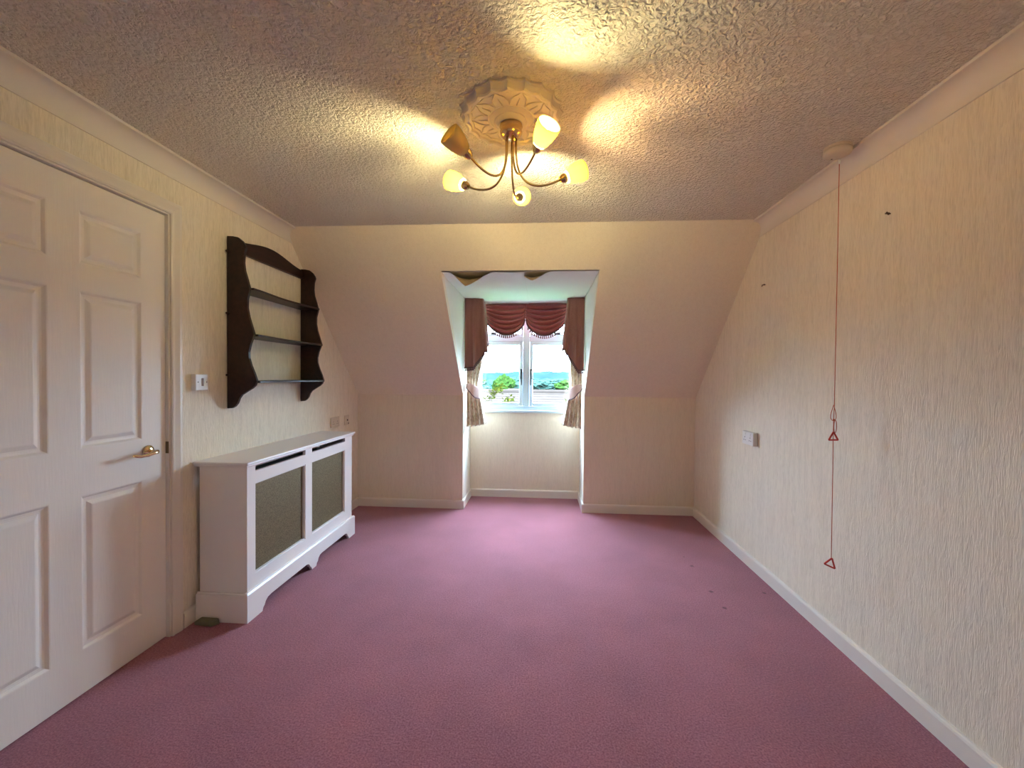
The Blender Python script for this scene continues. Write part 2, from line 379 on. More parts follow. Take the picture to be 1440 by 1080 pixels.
for c in cols:
    for r in rows:
        rings = [(0, 0), (.004, -.001), (.012, -.008), (.020, -.0095), (.026, -.0095), (.040, -.003), (.044, -.002)]
        vs_ = []; fs_ = []
        for ins, dep in rings:
            vs_ += [(XD+dep, c[0]+ins, r[0]+ins), (XD+dep, c[1]-ins, r[0]+ins), (XD+dep, c[1]-ins, r[1]-ins), (XD+dep, c[0]+ins, r[1]-ins)]
        for k in range(len(rings)-1):
            for e in range(4): fs_.append((4*k+e, 4*k+(e+1) % 4, 4*k+4+(e+1) % 4, 4*k+4+e))
        k = 4*(len(rings)-1); fs_.append((k, k+1, k+2, k+3))
        b = len(vs_)
        vs_ += [(XD-.03, c[0], r[0]), (XD-.03, c[1], r[0]), (XD-.03, c[1], r[1]), (XD-.03, c[0], r[1])]
        fs_ += [(b, b+3, b+2, b+1)]+[(e, b+e, b+(e+1) % 4, (e+1) % 4) for e in range(4)]
        obj('panel', MB().add(vs_, fs_), M['door'], lf)
# lining and dark backing sheet
ln_ = MB()
ln_.box(-L-.10, -L+.001, LY1+.003, DY1, 0, DZ); ln_.box(-L-.10, -L+.001, DY0-.004, LY0-.003, 0, DZ)
ln_.box(-L-.10, -L+.001, LY0-.003, LY1+.003, LZ1+.005, DZ)
obj('door_lining', ln_, M['gloss'], door)
bk = MB().box(-L-.10, -L-.095, LY0, LY1, 0, LZ1+.005); obj('dark_backing', bk, M['black'], door)  # black sheet added behind the leaf so the door gaps read as dark shade
def architrave(poly_fn):
    return poly_fn
ap = [(0, 0), (0, .010), (.006, .013), (.010, .010), (.018, .011), (.040, .016), (.052, .016), (.056, .012), (.056, 0)]
def arch_v(y, sgn, z1):
    mb = MB(); n = len(ap)
    mb.add([(-L+d, y+sgn*a, 0) for a, d in ap]+[(-L+d, y+sgn*a, z1+a) for a, d in ap],
           [(i, (i+1) % n, n+(i+1) % n, n+i) for i in range(n)]+[tuple(range(n))])
    return mb
ay0, ay1, az = LY0-.010, LY1+.010, LZ1+.012
obj('architrave', arch_v(ay1, 1, az), M['gloss'], door); obj('architrave', arch_v(ay0, -1, az), M['gloss'], door)
mb = MB(); n = len(ap)
mb.add([(-L+d, ay0-a, az+a) for a, d in ap]+[(-L+d, ay1+a, az+a) for a, d in ap], [(i, (i+1) % n, n+(i+1) % n, n+i) for i in range(n)])
obj('architrave', mb, M['gloss'], door)
# handle
HYc, HZ = 1.768, .903
hd = obj('handle_rose', MB().lathe([(.0, 0), (.027, 0), (.027, .004), (.024, .008), (.016, .010), (.012, .012), (0.0, .012)], (XD, HYc, HZ), (1,0,0), 28, cap=False), M['chromebrass'], door, smooth=True)
pts = [(XD+.010, HYc, HZ), (XD+.030, HYc, HZ), (XD+.046, HYc-.002, HZ), (XD+.055, HYc-.012, HZ), (XD+.057, HYc-.03, HZ-.002), (XD+.055, HYc-.06, HZ-.007), (XD+.052, HYc-.085, HZ-.008), (XD+.050, HYc-.105, HZ-.003), (XD+.049, HYc-.115, HZ+.001)]
obj('lever', MB().tube(pts, [.009, .008, .009, .010, .009, .0075, .007, .007, .005], 12), M['chromebrass'], hd, smooth=True)
obj('strike_plate', MB().box(XD-.002, XD+.014, LY1+.0012, LY1+.0036, HZ-.026, HZ+.030), M['brassdark'], door, bevel=.001)

# ------------------------------------------------------------------ window
win = struct(empty('window_1', ((WX0+WX1)/2, D2, WZ0)), 'white casement window with two fanlights in the dormer')
GY = D2+.045                     # glass plane
fr = MB(); F0, F1 = D2+.012, D2+.085
MXc = -.146
fr.box(WX0, WX0+.045, F0, F1, WZ0, WZ1); fr.box(WX1-.045, WX1, F0, F1, WZ0, WZ1)
fr.box(WX0+.045, WX1-.045, F0, F1, WZ0, WZ0+.045); fr.box(WX0+.045, WX1-.045, F0, F1, WZ1-.045, WZ1)
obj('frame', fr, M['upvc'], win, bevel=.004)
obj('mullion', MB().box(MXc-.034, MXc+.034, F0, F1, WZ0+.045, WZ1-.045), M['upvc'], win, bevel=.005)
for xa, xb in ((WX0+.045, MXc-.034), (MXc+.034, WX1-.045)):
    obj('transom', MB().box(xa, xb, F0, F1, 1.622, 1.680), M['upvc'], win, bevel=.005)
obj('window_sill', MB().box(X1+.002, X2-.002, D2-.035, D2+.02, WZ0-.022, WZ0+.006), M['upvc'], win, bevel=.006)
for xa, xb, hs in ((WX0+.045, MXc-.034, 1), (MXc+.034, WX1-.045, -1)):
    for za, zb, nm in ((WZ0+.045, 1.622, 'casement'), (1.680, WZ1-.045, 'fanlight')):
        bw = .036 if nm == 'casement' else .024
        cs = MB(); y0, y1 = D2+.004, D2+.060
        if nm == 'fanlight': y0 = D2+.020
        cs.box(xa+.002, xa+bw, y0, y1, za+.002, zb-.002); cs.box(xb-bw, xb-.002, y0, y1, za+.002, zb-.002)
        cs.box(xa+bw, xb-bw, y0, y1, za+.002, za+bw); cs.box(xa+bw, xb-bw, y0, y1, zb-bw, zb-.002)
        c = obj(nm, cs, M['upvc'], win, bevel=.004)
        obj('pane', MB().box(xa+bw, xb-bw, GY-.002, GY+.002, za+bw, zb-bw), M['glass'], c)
        if nm == 'casement':
            hx = (xb-.018) if hs > 0 else (xa+.018)
            h = MB().box(hx-.011, hx+.011, y0-.008, y0, 1.235, 1.335)
            h.tube([(hx, y0-.006, 1.315), (hx, y0-.028, 1.312), (hx, y0-.032, 1.30), (hx+.002*hs, y0-.030, 1.26), (hx+.004*hs, y0-.026, 1.20), (hx+.004*hs, y0-.024, 1.17)], [.010, .010, .010, .008, .006, .005], 8)
            obj('window_handle', h, M['iron'], c, smooth=False)
        else:
            xm = (xa+xb)/2
            h = MB().box(xm-.13, xm+.13, y0-.014, y0-.006, za+.028, za+.036)
            h.box(xm-.10, xm-.055, y0-.022, y0, za+.016, za+.036); h.box(xm+.03, xm+.09, y0-.022, y0, za+.016, za+.036)
            obj('window_stay', h, M['iron'], c)

# ------------------------------------------------------------------ pelmet swags, tails and curtains
YSW = 4.265
def swag(xa, xb, za, zb, zmid, zt, label):
    root = tag(empty('swag', ((xa+xb)/2, YSW, zmid)), label, 'swag', 'swags of the dormer window pelmet')
    def drop(u):
        e = (zt-za)*(1-u)+(zt-zb)*u
        b = math.sin(math.pi*min(1, max(0, u)))**.5
        return e+(zt-zmid-((zt-za)+(zt-zb))/2)*b
    def fn(u, v):
        x = xa+(xb-xa)*u + .004*math.sin(6*u)
        vv = v + .012*math.sin(9*u+3)*math.sin(math.pi*v)
        z = zt-vv*drop(u)
        ph = 6.2*vv**1.1
        f = abs(math.sin(math.pi*ph))
        e = min(1, math.sin(math.pi*u)*1.6+.25)
        y = YSW - .004 - (.034*f*e) - .030*math.sin(math.pi*u)*v
        z -= .006*(1-f)*e
        return (x, y, z)
    s_ = obj('swag_cloth', MB().grid(40, 84, fn), M['swag'], root, smooth=True, solid=.003)
    # braid and tassels along the lower hem
    fm = MB(); pts = [Vector(fn(i/40, 1.0)) for i in range(41)]
    fm.tube([p+Vector((0, -.004, 0)) for p in pts], .007, 6)
    obj('braid', fm, M['fringe'], root)
    tm = MB()
    for i in range(1, 20):
        p = Vector(fn(i/20, 1.0)); tm.lathe([(.002, 0), (.002, -.008), (.0065, -.011), (.005, -.016), (.0080, -.034)], (p.x, p.y-.004, p.z), (0,0,1), 6)
    t_ = obj('tassel_fringe', tm, M['fringe'], root); t_['kind'] = 'stuff'
    return root
swag(-.585, -.1590, 1.905, 1.838, 1.682, 1.998, 'russet gathered swag on the side of the wall shelf')
swag(-.1490, .272, 1.838, 1.895, 1.676, 1.998, 'russet gathered swag on the side of the red pull cord')
# pelmet board behind
pel = MB(); pel.box(-.60, .29, YSW+.006, YSW+.020, 1.955, 2.004); pel.box(-.185, -.123, YSW-.004, YSW+.006, 1.845, 1.99)
tag(obj('pelmet_board', pel, M['swag'], origin=(-.15, YSW, 1.955)), 'narrow russet pelmet board holding the swags', 'pelmet')

def tail(xo, xi, hem, label):
    """xo: edge at the cheek, xi: inner edge; hem(s): lower z along the run 0..1 (front) .. 1.6 (return)"""
    root = tag(empty('curtain_tail', ((xo+xi)/2, 3.98, 1.32)), label, 'curtain tail', 'tails of the dormer window pelmet')
    sg = 1 if xi > xo else -1
    W = abs(xi-xo)
    def path(s):        # s in 0..1 along front face, 1..2 along the return to the window
        if s <= 1:
            return Vector((xo+sg*(.006+(W-.006)*s), 3.965+.012*s, 0)), Vector((0, -1, 0))
        t = s-1
        return Vector((xi-sg*.012*t, 3.977+(YSW-3.985)*t, 0)), Vector((sg, 0, 0))
    def fn(u, v):
        s = u*2.0; p, n = path(s)
        zt = 2.002; zb = hem(s); z = zt-(zt-zb)*v
        fold = (.010+.010*v)*(math.sin(2*math.pi*s*1.9+.8)*.7+.3*math.sin(2*math.pi*s*4.1))
        q_ = p+n*fold*min(1, .25+v)+n*.010
        q_.x += sg*.030*v*min(1, s)*(1 if s <= 1 else 1) 
        q_.x = max(q_.x, X1+.004) if sg > 0 else min(q_.x, X2-.004)
        q_.y = min(q_.y, YSW-.055)
        return (q_.x, q_.y, z)
    obj('tail_cloth', MB().grid(70, 40, fn), M['tail'], root, smooth=True, solid=.003)
    fm = MB(); P = [Vector(fn(i/60, 1.0)) for i in range(61)]
    fm.tube([p+Vector((0, -.003, 0)) for p in P], .006, 6); obj('braid', fm, M['fringe'], root)
    tm = MB()
    for i in range(1, 36):
        p = Vector(fn(i/36, 1.0)); tm.lathe([(.002, 0), (.006, -.009), (.0045, -.013), (.0075, -.030)], (p.x, p.y-.003, p.z), (0,0,1), 6)
    t_ = obj('tassel_fringe', tm, M['fringe'], root); t_['kind'] = 'stuff'
def hem_l(s):
    if s < .45: return 1.335+.02*s
    if s < 1.05: return 1.344+(s-.45)/.6*.155
    return 1.50+(s-1.05)*.16
def hem_r(s):
    if s < .30: return 1.322
    if s < 1.05: return 1.322+(s-.30)/.75*.20
    return 1.522+(s-1.05)*.15
tail(X1, -.560, hem_l, 'terracotta pelmet tail hanging beside the dormer cheek nearest the wall shelf')
tail(X2, .262, hem_r, 'terracotta pelmet tail hanging beside the dormer cheek nearest the red pull cord')

def drape(xo, sg, label, top):
    root = tag(empty('curtain', (xo+sg*.09, 4.06, .75)), label, 'curtain', 'curtains of the dormer window')
    def width(z):
        if z > 1.15:
            t = min(1, (z-1.15)/.30); return .105+(top-.105)*t*t*(3-2*t)
        t = min(1, (1.15-z)/.38); return .105+.085*t**.8
    ZB = .765
    def fn(u, v):
        z = 1.99+(ZB-1.99)*v
        wd = width(z)
        # cloth run: front part then bending back toward the window
        s = u
        cx = xo+sg*(.010+wd*s); depth = .09 if z > 1.15 else .06
        y = 4.03+depth*s*s*1.2
        k = .5+.5*min(1, abs(z-1.15)/.12)
        f = math.sin(2*math.pi*(4.6*s+.1)+.5*math.sin(3*z))
        y -= .020*f*k
        cx += sg*.006*math.cos(2*math.pi*4.6*s)*k
        zz_ = z + (.022*s*sg*0 + .025*s*s if v > .5 else 0)*max(0, (v-.5)*2)
        if sg > 0: cx = max(cx, X1+.006)
        else: cx = min(cx, X2-.006)
        return (cx, y, zz_)
    obj('drape_cloth', MB().grid(72, 60, fn), M['drape'], root, smooth=True, solid=.002)
    # tie-back: a shaped band around the gather, hooked to the cheek
    def tb(u, v):
        a = u
        x = xo+sg*(.012+.125*a); zc_ = 1.165-.11*max(0, a-.35)**1.0-.02*math.sin(math.pi*a)
        hgt = .030+.085*math.sin(math.pi*min(1, a*.62+.02))
        y = 4.00-.035*math.sin(math.pi*a)+.05*a*a
        return (x, y, zc_+hgt*(.5-v))
    t_ = obj('tie_back', MB().grid(18, 8, tb), M['tieback'], root, smooth=True, solid=.004)
    P = [Vector(tb(i/18, 1.0)) for i in range(19)]
    obj('braid', MB().tube([p+Vector((0,-.003,0)) for p in P], .005, 6), M['fringe'], t_)
    ring = [(xo+sg*(.012+.012*math.cos(2*math.pi*k/14)), 4.0, 1.165+.012*math.sin(2*math.pi*k/14)) for k in range(14)]
    obj('tie_ring', MB().tube(ring, .003, 6, closed=True), M['brassdark'], t_)
drape(X1, 1, 'cream damask curtain tied back on the wall shelf side of the window', .150)
drape(X2, -1, 'cream damask curtain tied back on the pull cord side of the window', .118)

# ------------------------------------------------------------------ ceiling rose and five-arm light
CX, CY = -.1205, 1.610
rose = tag(empty('ceiling_rose', (CX, CY, H-.04)), 'scalloped plaster ceiling rose above the five arm light', 'ceiling rose')
NS = 20
def rose_r(a, r):
    k = abs(((a*NS/(2*math.pi)) % 1)-.5)*2          # 0 in the middle of a flute, 1 at its arris
    return r*(1-.062*(1-k*k))
def rfn_factory(prof):
    def fn(u, v):
        a = 2*math.pi*u; i = min(len(prof)-2, int(v*(len(prof)-1)+1e-6)); t = v*(len(prof)-1)-i
        r = prof[i][0]*(1-t)+prof[i+1][0]*t; z = prof[i][1]*(1-t)+prof[i+1][1]*t
        sc = prof[i][2]*(1-t)+prof[i+1][2]*t
        rr_ = r*(1-sc)+rose_r(a, r)*sc
        return (CX+rr_*math.cos(a), CY+rr_*math.sin(a), H-z)
    return fn
prof = [(.198, .0005, 1), (.198, .008, 1), (.192, .011, 1), (.187, .024, 1), (.187, .029, 1), (.182, .034, 1), (.170, .034, .9), (.164, .027, .6), (.150, .022, .2), (.095, .024, 0), (.088, .028, 0), (.082, .026, 0), (.078, .030, 0), (.066, .038, 0), (.060, .036, 0), (.052, .040, 0), (.046, .048, 0), (.002, .048, 0)]
o = obj('rose_body', MB().grid(NS*8, len(prof), rfn_factory(prof), closed_u=True), M['plaster'], rose, smooth=True); sharp(o, 32)
for k in range(10):                                   # raised tulip motifs
    a0 = 2*math.pi*(k+.5)/10
    def pt(r, da, z): return (CX+r*math.cos(a0+da), CY+r*math.sin(a0+da), H-z)
    mo = MB()
    for sg in (-1, 1):
        mo.tube([pt(.092, 0, .026), pt(.112, sg*.05, .025), pt(.128, sg*.14, .025), pt(.140, sg*.24, .024), pt(.152, sg*.29, .024)], [.0022, .003, .003, .0025, .0015], 6)
        mo.tube([pt(.152, sg*.29, .023), pt(.148, sg*.16, .024), pt(.154, 0, .024)], [.0015, .0022, .002], 6)
    mo.tube([pt(.090, .31, .026), pt(.105, .31, .027), pt(.125, .31, .025)], [.0035, .003, .001], 6)
    obj('motif', mo, M['plaster'], rose, smooth=True)

lamp = tag(empty('ceiling_light', (CX, CY, 2.0)), 'antique brass five arm ceiling light with frosted tulip shades', 'ceiling light')
obj('canopy', MB().lathe([(0, 0), (.043, 0), (.044, -.006), (.041, -.012), (.040, -.022), (.043, -.026), (.040, -.036), (.030, -.046), (.018, -.050), (0, -.050)], (CX, CY, H-.0485), (0,0,1), 36, cap=False), M['brass'], lamp, smooth=True)
def bez(P, n=22):
    P = [Vector(p) for p in P]; o_ = []
    for i in range(n+1):
        t = i/n; Q = P[:]
        while len(Q) > 1: Q = [a*(1-t)+b*t for a, b in zip(Q, Q[1:])]
        o_.append(Q[0])
    return o_
states = ['dim', 'lit', 'lit', 'off', 'lit']
for k in range(5):
    a = R_(11.8+72*k); er = Vector((math.cos(a), math.sin(a), 0)); ez = Vector((0,0,1)); c = Vector((CX, CY, 0))
    def P(r, z): return c+er*r+ez*z
    EL = R_(26)
    sock = P(.197, 2.022); ax = er*math.cos(EL)+ez*math.sin(EL)
    curve = [P(.020, 2.17), P(.020, 2.12)]+bez([P(.020, 2.12), P(.022, 1.985), P(.085, 1.972), P(.145, 1.992), sock], 24)[1:]
    obj('arm', MB().tube(curve, .0042, 10), M['brass'], lamp, smooth=True)
    s_ = obj('socket', MB().lathe([(0, -.004), (.010, -.004), (.015, .004), (.0175, .012), (.0175, .024), (.015, .027), (0, .027)], sock, ax, 20, cap=False), M['brass'], lamp, smooth=True); sharp(s_, 40)
    st = states[k]
    prof = [(.0165, .022), (.022, .025), (.029, .040), (.0345, .058), (.0385, .078), (.0395, .094), (.0390, .101), (.0376, .1015), (.0374, .094), (.0364, .078), (.0325, .058), (.027, .040), (.020, .028)]
    sh = obj('shade', MB().lathe(prof, sock, ax, 32, cap=False), M['shade'], lamp, smooth=True)
    bp = [(.0055, .026), (.0060, .034), (.0060, .074), (.0052, .080), (.0030, .083), (.0001, .084)]
    obj('bulb', MB().lathe(bp, sock, ax, 14, cap=False), M['bulb_off'] if st == 'off' else M['bulb%d' % k], lamp, smooth=True)

# ------------------------------------------------------------------ radiator cover
rc = tag(empty('radiator_cover', (-1.6, 2.62, 0)), 'white radiator cover with two bronze mesh panels against the door wall', 'radiator cover')
BX0, BX1, BY0, BY1 = -L+.022, -1.472, 2.012, 3.190
TZ = .784
obj('side_panel', MB().box(BX0, BX1-.018, BY0, BY0+.018, 0, TZ), M['cover'], rc)
obj('side_panel', MB().box(BX0, BX1-.018, BY1-.018, BY1, 0, TZ), M['cover'], rc)
ff = MB(); fx0, fx1 = BX1-.018, BX1
yA, yB, yC, yD = 2.074, 2.540, 2.616, 3.076
ff.box(fx0, fx1, BY0, yA, .06, TZ); ff.box(fx0, fx1, yB, yC, .06, TZ); ff.box(fx0, fx1, yD, BY1, .06, TZ)
for a, b in ((yA, yB), (yC, yD)): ff.box(fx0, fx1, a, b, .06, .216); ff.box(fx0, fx1, a, b, .690, .751)
ff.box(fx0, fx1, yA, yB, TZ-.004, TZ); ff.box(fx0, fx1, yC, yD, TZ-.004, TZ)
obj('front_frame', ff, M['cover'], rc)
for a, b in ((yA, yB), (yC, yD)):
    obj('mesh_panel', MB().box(fx0-.004, fx0+.001, a-.01, b+.01, .206, .70), M['mesh'], rc)
    be = MB()
    e = .006
    be.box(fx0, fx1-.004, a, a+e, .216, .690); be.box(fx0, fx1-.004, b-e, b, .216, .690); be.box(fx0, fx1-.004, a+e, b-e, .216, .216+e); be.box(fx0, fx1-.004, a+e, b-e, .690-e, .690)
    obj('bead', be, M['cover'], rc)
# top with moulded edge
px0, px1, py0, py1 = -L+.003, -1.452, 1.988, 3.214
def slab(ins, z0, z1): return (px0, px1-ins, py0+ins, py1-ins, z0, z1)
obj('top_board', MB().box(*slab(0, .795, .810)), M['cover'], rc, bevel=.005)
obj('top_moulding', MB().box(*slab(.009, .784, .795)), M['cover'], rc, bevel=.004)
# plinth: front with ogee cut-outs, side returns
def plinth_front(x0, x1):
    ya, yb = 1.990, 3.212; zt = .138
    half = (2.040, 2.600, 2.655, 3.165)
    pts_ = [(ya, 0), (2.105, 0), (2.112, .018), (2.122, .024), (2.132, .042), (2.150, .054), (2.180, .058), (2.520, .058), (2.545, .054), (2.560, .042), (2.568, .026), (2.580, .020), (2.588, 0),
            (2.640, 0), (2.648, .018), (2.660, .024), (2.668, .042), (2.685, .054), (2.710, .058), (3.040, .058), (3.065, .054), (3.080, .042), (3.090, .026), (3.102, .020), (3.110, 0), (yb, 0), (yb, zt)]
    mb = MB(); n_ = len(pts_)
    # strip of quads between the profile and the top edge keeps the faces simple
    lo = pts_[:-1]
    V = [(x, y, z) for x in (x0, x1) for y, z in lo]+[(x, y, zt) for x in (x0, x1) for y, z in lo]
    k = len(lo); F = []
    for i in range(k-1):
        F += [(i, i+1, 2*k+i+1, 2*k+i), (k+i, 3*k+i, 3*k+i+1, k+i+1), (i, k+i, k+i+1, i+1), (2*k+i, 2*k+i+1, 3*k+i+1, 3*k+i)]
    F += [(0, 2*k, 3*k, k), (k-1, 2*k-1, 4*k-1, 3*k-1)]
    return mb.add(V, F)
obj('plinth_front', plinth_front(-1.472, -1.455), M['cover'], rc)
cap = MB(); cap.add([(-1.472, 1.990, .138), (-1.455, 1.990, .138), (-1.462, 1.998, .147), (-1.472, 1.998, .147), (-1.472, 3.212, .138), (-1.455, 3.212, .138), (-1.462, 3.204, .147), (-1.472, 3.204, .147)],
                    [(0,3,2,1), (4,5,6,7), (0,1,5,4), (1,2,6,5), (2,3,7,6), (3,0,4,7)])
obj('plinth_cap', cap, M['cover'], rc)
for y0, y1 in ((1.990, 2.012), (3.190, 3.212)):
    sp = MB().box(-L+.018, -1.472, y0, y1, 0, .138); sp.box(-L+.018, -1.472, min(y0+.008, y1-.006), max(y1-.008, y0+.006), .138, .146)
    obj('plinth_side', sp, M['cover'], rc)
# the radiator behind the slots
rad = tag(empty('radiator', (-1.65, 2.6, .12)), 'dark radiator just seen through the slots of its cover', 'radiator')
rb = MB(); rb.box(-1.70, -1.62, 2.10, 3.10, .12, .70)
obj('radiator_body', rb, M['black'], rad)
for y in (2.35, 2.85): obj('wall_bracket', MB().box(-L+.001, -1.70, y, y+.04, .30, .55), M['black'], rad)

# ------------------------------------------------------------------ mahogany wall shelf
ws = tag(empty('wall_shelf', (-1.68, 2.58, 1.06)), 'dark mahogany wall shelf with wavy sides above the radiator cover', 'wall shelf')
PF = [(-1.743, 1.062), (-1.715, 1.064), (-1.698, 1.074), (-1.684, 1.092), (-1.674, 1.118), (-1.659, 1.138), (-1.628, 1.158), (-1.598, 1.176), (-1.581, 1.192), (-1.571, 1.218),
      (-1.584, 1.255), (-1.605, 1.305), (-1.617, 1.345), (-1.618, 1.380), (-1.607, 1.425), (-1.586, 1.476), (-1.600, 1.520), (-1.617, 1.575), (-1.627, 1.625), (-1.626, 1.672), (-1.612, 1.728), (-1.626, 1.780), (-1.642, 1.832), (-1.647, 1.875), (-1.644, 1.925), (-1.634, 1.955), (-1.640, 1.972), (-1.655, 1.994), (-1.680, 2.014), (-1.710, 2.020), (-1.743, 2.022)]
for y0 in (2.224, 2.942): obj('side', MB().prism([(x, y0, z) for x, z in PF], (0, .018, 0)), M['wood'], ws, bevel=.002)
for z, xf in ((1.737, -1.604), (1.478, -1.580), (1.218, -1.566)):
    ya, yb = 2.242, 2.942; n = 24; th = .012
    # shallow bow-fronted board, its front corner proud of the sides
    front = []
    for i in range(n+1):
        t = i/n; e = min(t, 1-t)
        x = xf+.004 - .026*(1-math.cos(math.pi*min(1, e/.5)))/2
        front.append((x, ya+(yb-ya)*t))
    mb = MB(); V = []
    for zz_ in (z-th, z):
        V += [(x, y, zz_) for x, y in front]+[(-1.743, y, zz_) for x, y in front]
    k = n+1; F = []
    for i in range(n):
        F += [(i, i+1, k+i+1, k+i), (2*k+i, 3*k+i, 3*k+i+1, 2*k+i+1), (i, 2*k+i, 2*k+i+1, i+1), (k+i, k+i+1, 3*k+i+1, 3*k+i)]
    F += [(0, k, 3*k, 2*k), (k-1, 3*k-1, 4*k-1, 2*k-1)]
    obj('shelf', mb.add(V, F), M['wood'], ws, bevel=.002)
# shaped top rail
tr_ = [(2.242, 1.950), (2.942, 1.950)]
top = [(2.242+.70*i/24, 2.012+.046*(.5-.5*math.cos(2*math.pi*i/24))) for i in range(24, -1, -1)]
obj('top_rail', MB().prism([(-1.743, y, z) for y, z in tr_+top], (.014, 0, 0)), M['wood'], ws, bevel=.002)
obj('cornice_strip', MB().box(-1.729, -1.722, 2.242, 2.942, 1.950, 1.962), M['wood'], ws)
for z in (1.934, 1.592, 1.249):
    for y, sg in ((2.224, -1), (2.960, 1)):
        obj('peg', MB().lathe([(.006, 0), (.006, .016), (.004, .021), (.001, .022)], (-1.732, y, z), (0, sg, 0), 10), M['wood'], ws, smooth=True)

# ------------------------------------------------------------------ electrical plates
def plate(root, x, sg, y0, y1, z0, z1, th, m):
    xa, xb = (x, x+sg*th) if sg > 0 else (x+sg*th, x)
    return obj('plate', MB().box(xa, xb, y0, y1, z0, z1), m, root, bevel=.003)
def socket_holes(root, x, sg, yc, zc):
    for dy_, dz_, w_, h_ in ((0, .014, .004, .009), (-.011, -.005, .008, .004), (.011, -.005, .008, .004)):
        obj('pin_hole', MB().box(x-.0006, x+.0006, yc+dy_-w_/2, yc+dy_+w_/2, zc+dz_-h_/2, zc+dz_+h_/2), M['slot'], root)
def rocker(root, x, sg, yc, zc, w_, h_, m):
    obj('rocker', MB().box(min(x, x+sg*.003), max(x, x+sg*.003), yc-w_/2, yc+w_/2, zc-h_/2, zc+h_/2), m, root, bevel=.001)
# double socket, right wall
s = tag(empty('double_socket', (RW, 2.885, .815)), 'white double power socket on the bare wall near the corner', 'socket')
plate(s, RW-.001, -1, 2.812, 2.958, .816, .902, .030, M['plastic'])
for yc in (2.849, 2.921):
    socket_holes(s, RW-.0312, -1, yc, .850); rocker(s, RW-.031, -1, yc-.004, .886, .012, .018, M['plastic'])
# double socket and aerial outlet, left wall
s = tag(empty('double_socket', (-L, 3.453, .813)), 'cream double power socket above the far end of the radiator cover', 'socket')
plate(s, -L+.0005, 1, 3.380, 3.526, .813, .899, .010, M['plastic_old'])
for yc in (3.417, 3.489):
    socket_holes(s, -L+.0107, 1, yc, .846); rocker(s, -L+.0105, 1, yc+.004, .882, .012, .018, M['plastic_old'])
s = tag(empty('aerial_outlet', (-L, 3.672, .808)), 'small single aerial outlet plate beside the cream double socket', 'outlet')
plate(s, -L+.0005, 1, 3.632, 3.714, .808, .894, .010, M['plastic_old'])
obj('jack', MB().lathe([(0, 0), (.008, 0), (.008, .003), (0, .003)], (-L+.0105, 3.672, .851), (1,0,0), 14, cap=False), M['slot'], s)
obj('jack', MB().box(-L+.0105, -L+.0125, 3.688, 3.700, .815, .825), M['slot'], s)
# light switch
s = tag(empty('light_switch', (-L, 2.023, 1.169)), 'white light switch with a narrow grey rocker between door and shelf', 'light switch')
plate(s, -L+.0005, 1, 1.984, 2.064, 1.170, 1.252, .026, M['plastic'])
rocker(s, -L+.0265, 1, 2.027, 1.212, .012, .040, M['grey_rocker'])
for yc in (1.999, 2.053):
    obj('screw', MB().lathe([(0, 0), (.003, 0), (.003, .001), (0, .001)], (-L+.0265, yc, 1.212), (1,0,0), 10, cap=False), M['slot'], s)

# ------------------------------------------------------------------ wall screws
for (y, z), nm, lab in (((1.812, 1.930), 0, 'bent rusty screw high on the bare wall near the pull cord'), ((2.757, 1.851), 1, 'short rusty screw in the bare wall near the sloping wall')):
    r_ = tag(empty('wall_screw', (RW, y, z)), lab, 'screw')
    if nm == 0: pts = [(RW+.004, y, z), (RW-.008, y, z), (RW-.016, y+.004, z+.002), (RW-.020, y-.008, z+.003), (RW-.022, y-.014, z-.003)]
    else: pts = [(RW+.004, y, z), (RW-.010, y, z), (RW-.018, y, z-.002), (RW-.020, y+.002, z-.012)]
    obj('shank', MB().tube(pts, .0028, 8), M['screw'], r_, smooth=True)
    p = pts[1]; obj('washer', MB().lathe([(0, 0), (.0055, 0), (.0055, .002), (0, .002)], (RW-.006, p[1], p[2]), (-1,0,0), 12, cap=False), M['screw'], r_)

# ------------------------------------------------------------------ pull cord alarm
PX, PY = 1.276, 1.920
pc = tag(empty('alarm_pull_cord', (1.310, 1.964, .41)), 'red emergency pull cord with two triangle handles hanging from a round ceiling switch', 'pull cord')
obj('switch_base', MB().lathe([(0, 0), (.052, 0), (.052, -.010), (.049, -.012), (0, -.012)], (PX, PY, H-.0005), (0,0,1), 36, cap=False), M['plastic_old'], pc, smooth=False)
obj('switch_cap', MB().lathe([(.049, -.012), (.052, -.014), (.052, -.026), (.047, -.033), (.030, -.036), (0, -.036)], (PX, PY, H-.0005), (0,0,1), 36, cap=False), M['plastic_old'], pc, smooth=True)
obj('indicator', MB().lathe([(0, 0), (.004, 0), (.003, -.002), (0, -.002)], (PX-.004, PY+.030, H-.0355), (0,0,1), 10, cap=False), M['slot'], pc)
cx_, cy_ = 1.310, 1.958
obj('cord_nipple', MB().lathe([(.006, 0), (.005, -.012), (.003, -.018), (.002, -.020)], (cx_, cy_, H-.034), (0,0,1), 12), M['plastic'], pc, smooth=True)
obj('cord', MB().tube([(cx_, cy_, H-.05), (cx_+.001, cy_, 1.8), (cx_+.001, cy_, 1.14), (cx_, cy_+.002, 1.03), (cx_, cy_, .9), (cx_+.002, cy_, .452)], .0014, 6), M['cord'], pc)
lp = [(cx_+.010*math.sin(2*math.pi*t/20)*(1 if t < 10 else 1.0)-.002, cy_+.006*math.sin(4*math.pi*t/20), 1.105+.035*math.cos(2*math.pi*t/20)) for t in range(20)]
obj('knot_loop', MB().tube(lp, .0014, 6, closed=True), M['cord'], pc)
lp = [(cx_+.006*math.sin(2*math.pi*t/16)+.004, cy_-.004, 1.045+.028*math.cos(2*math.pi*t/16)) for t in range(16)]
obj('knot_loop', MB().tube(lp, .0014, 6, closed=True), M['cord'], pc)
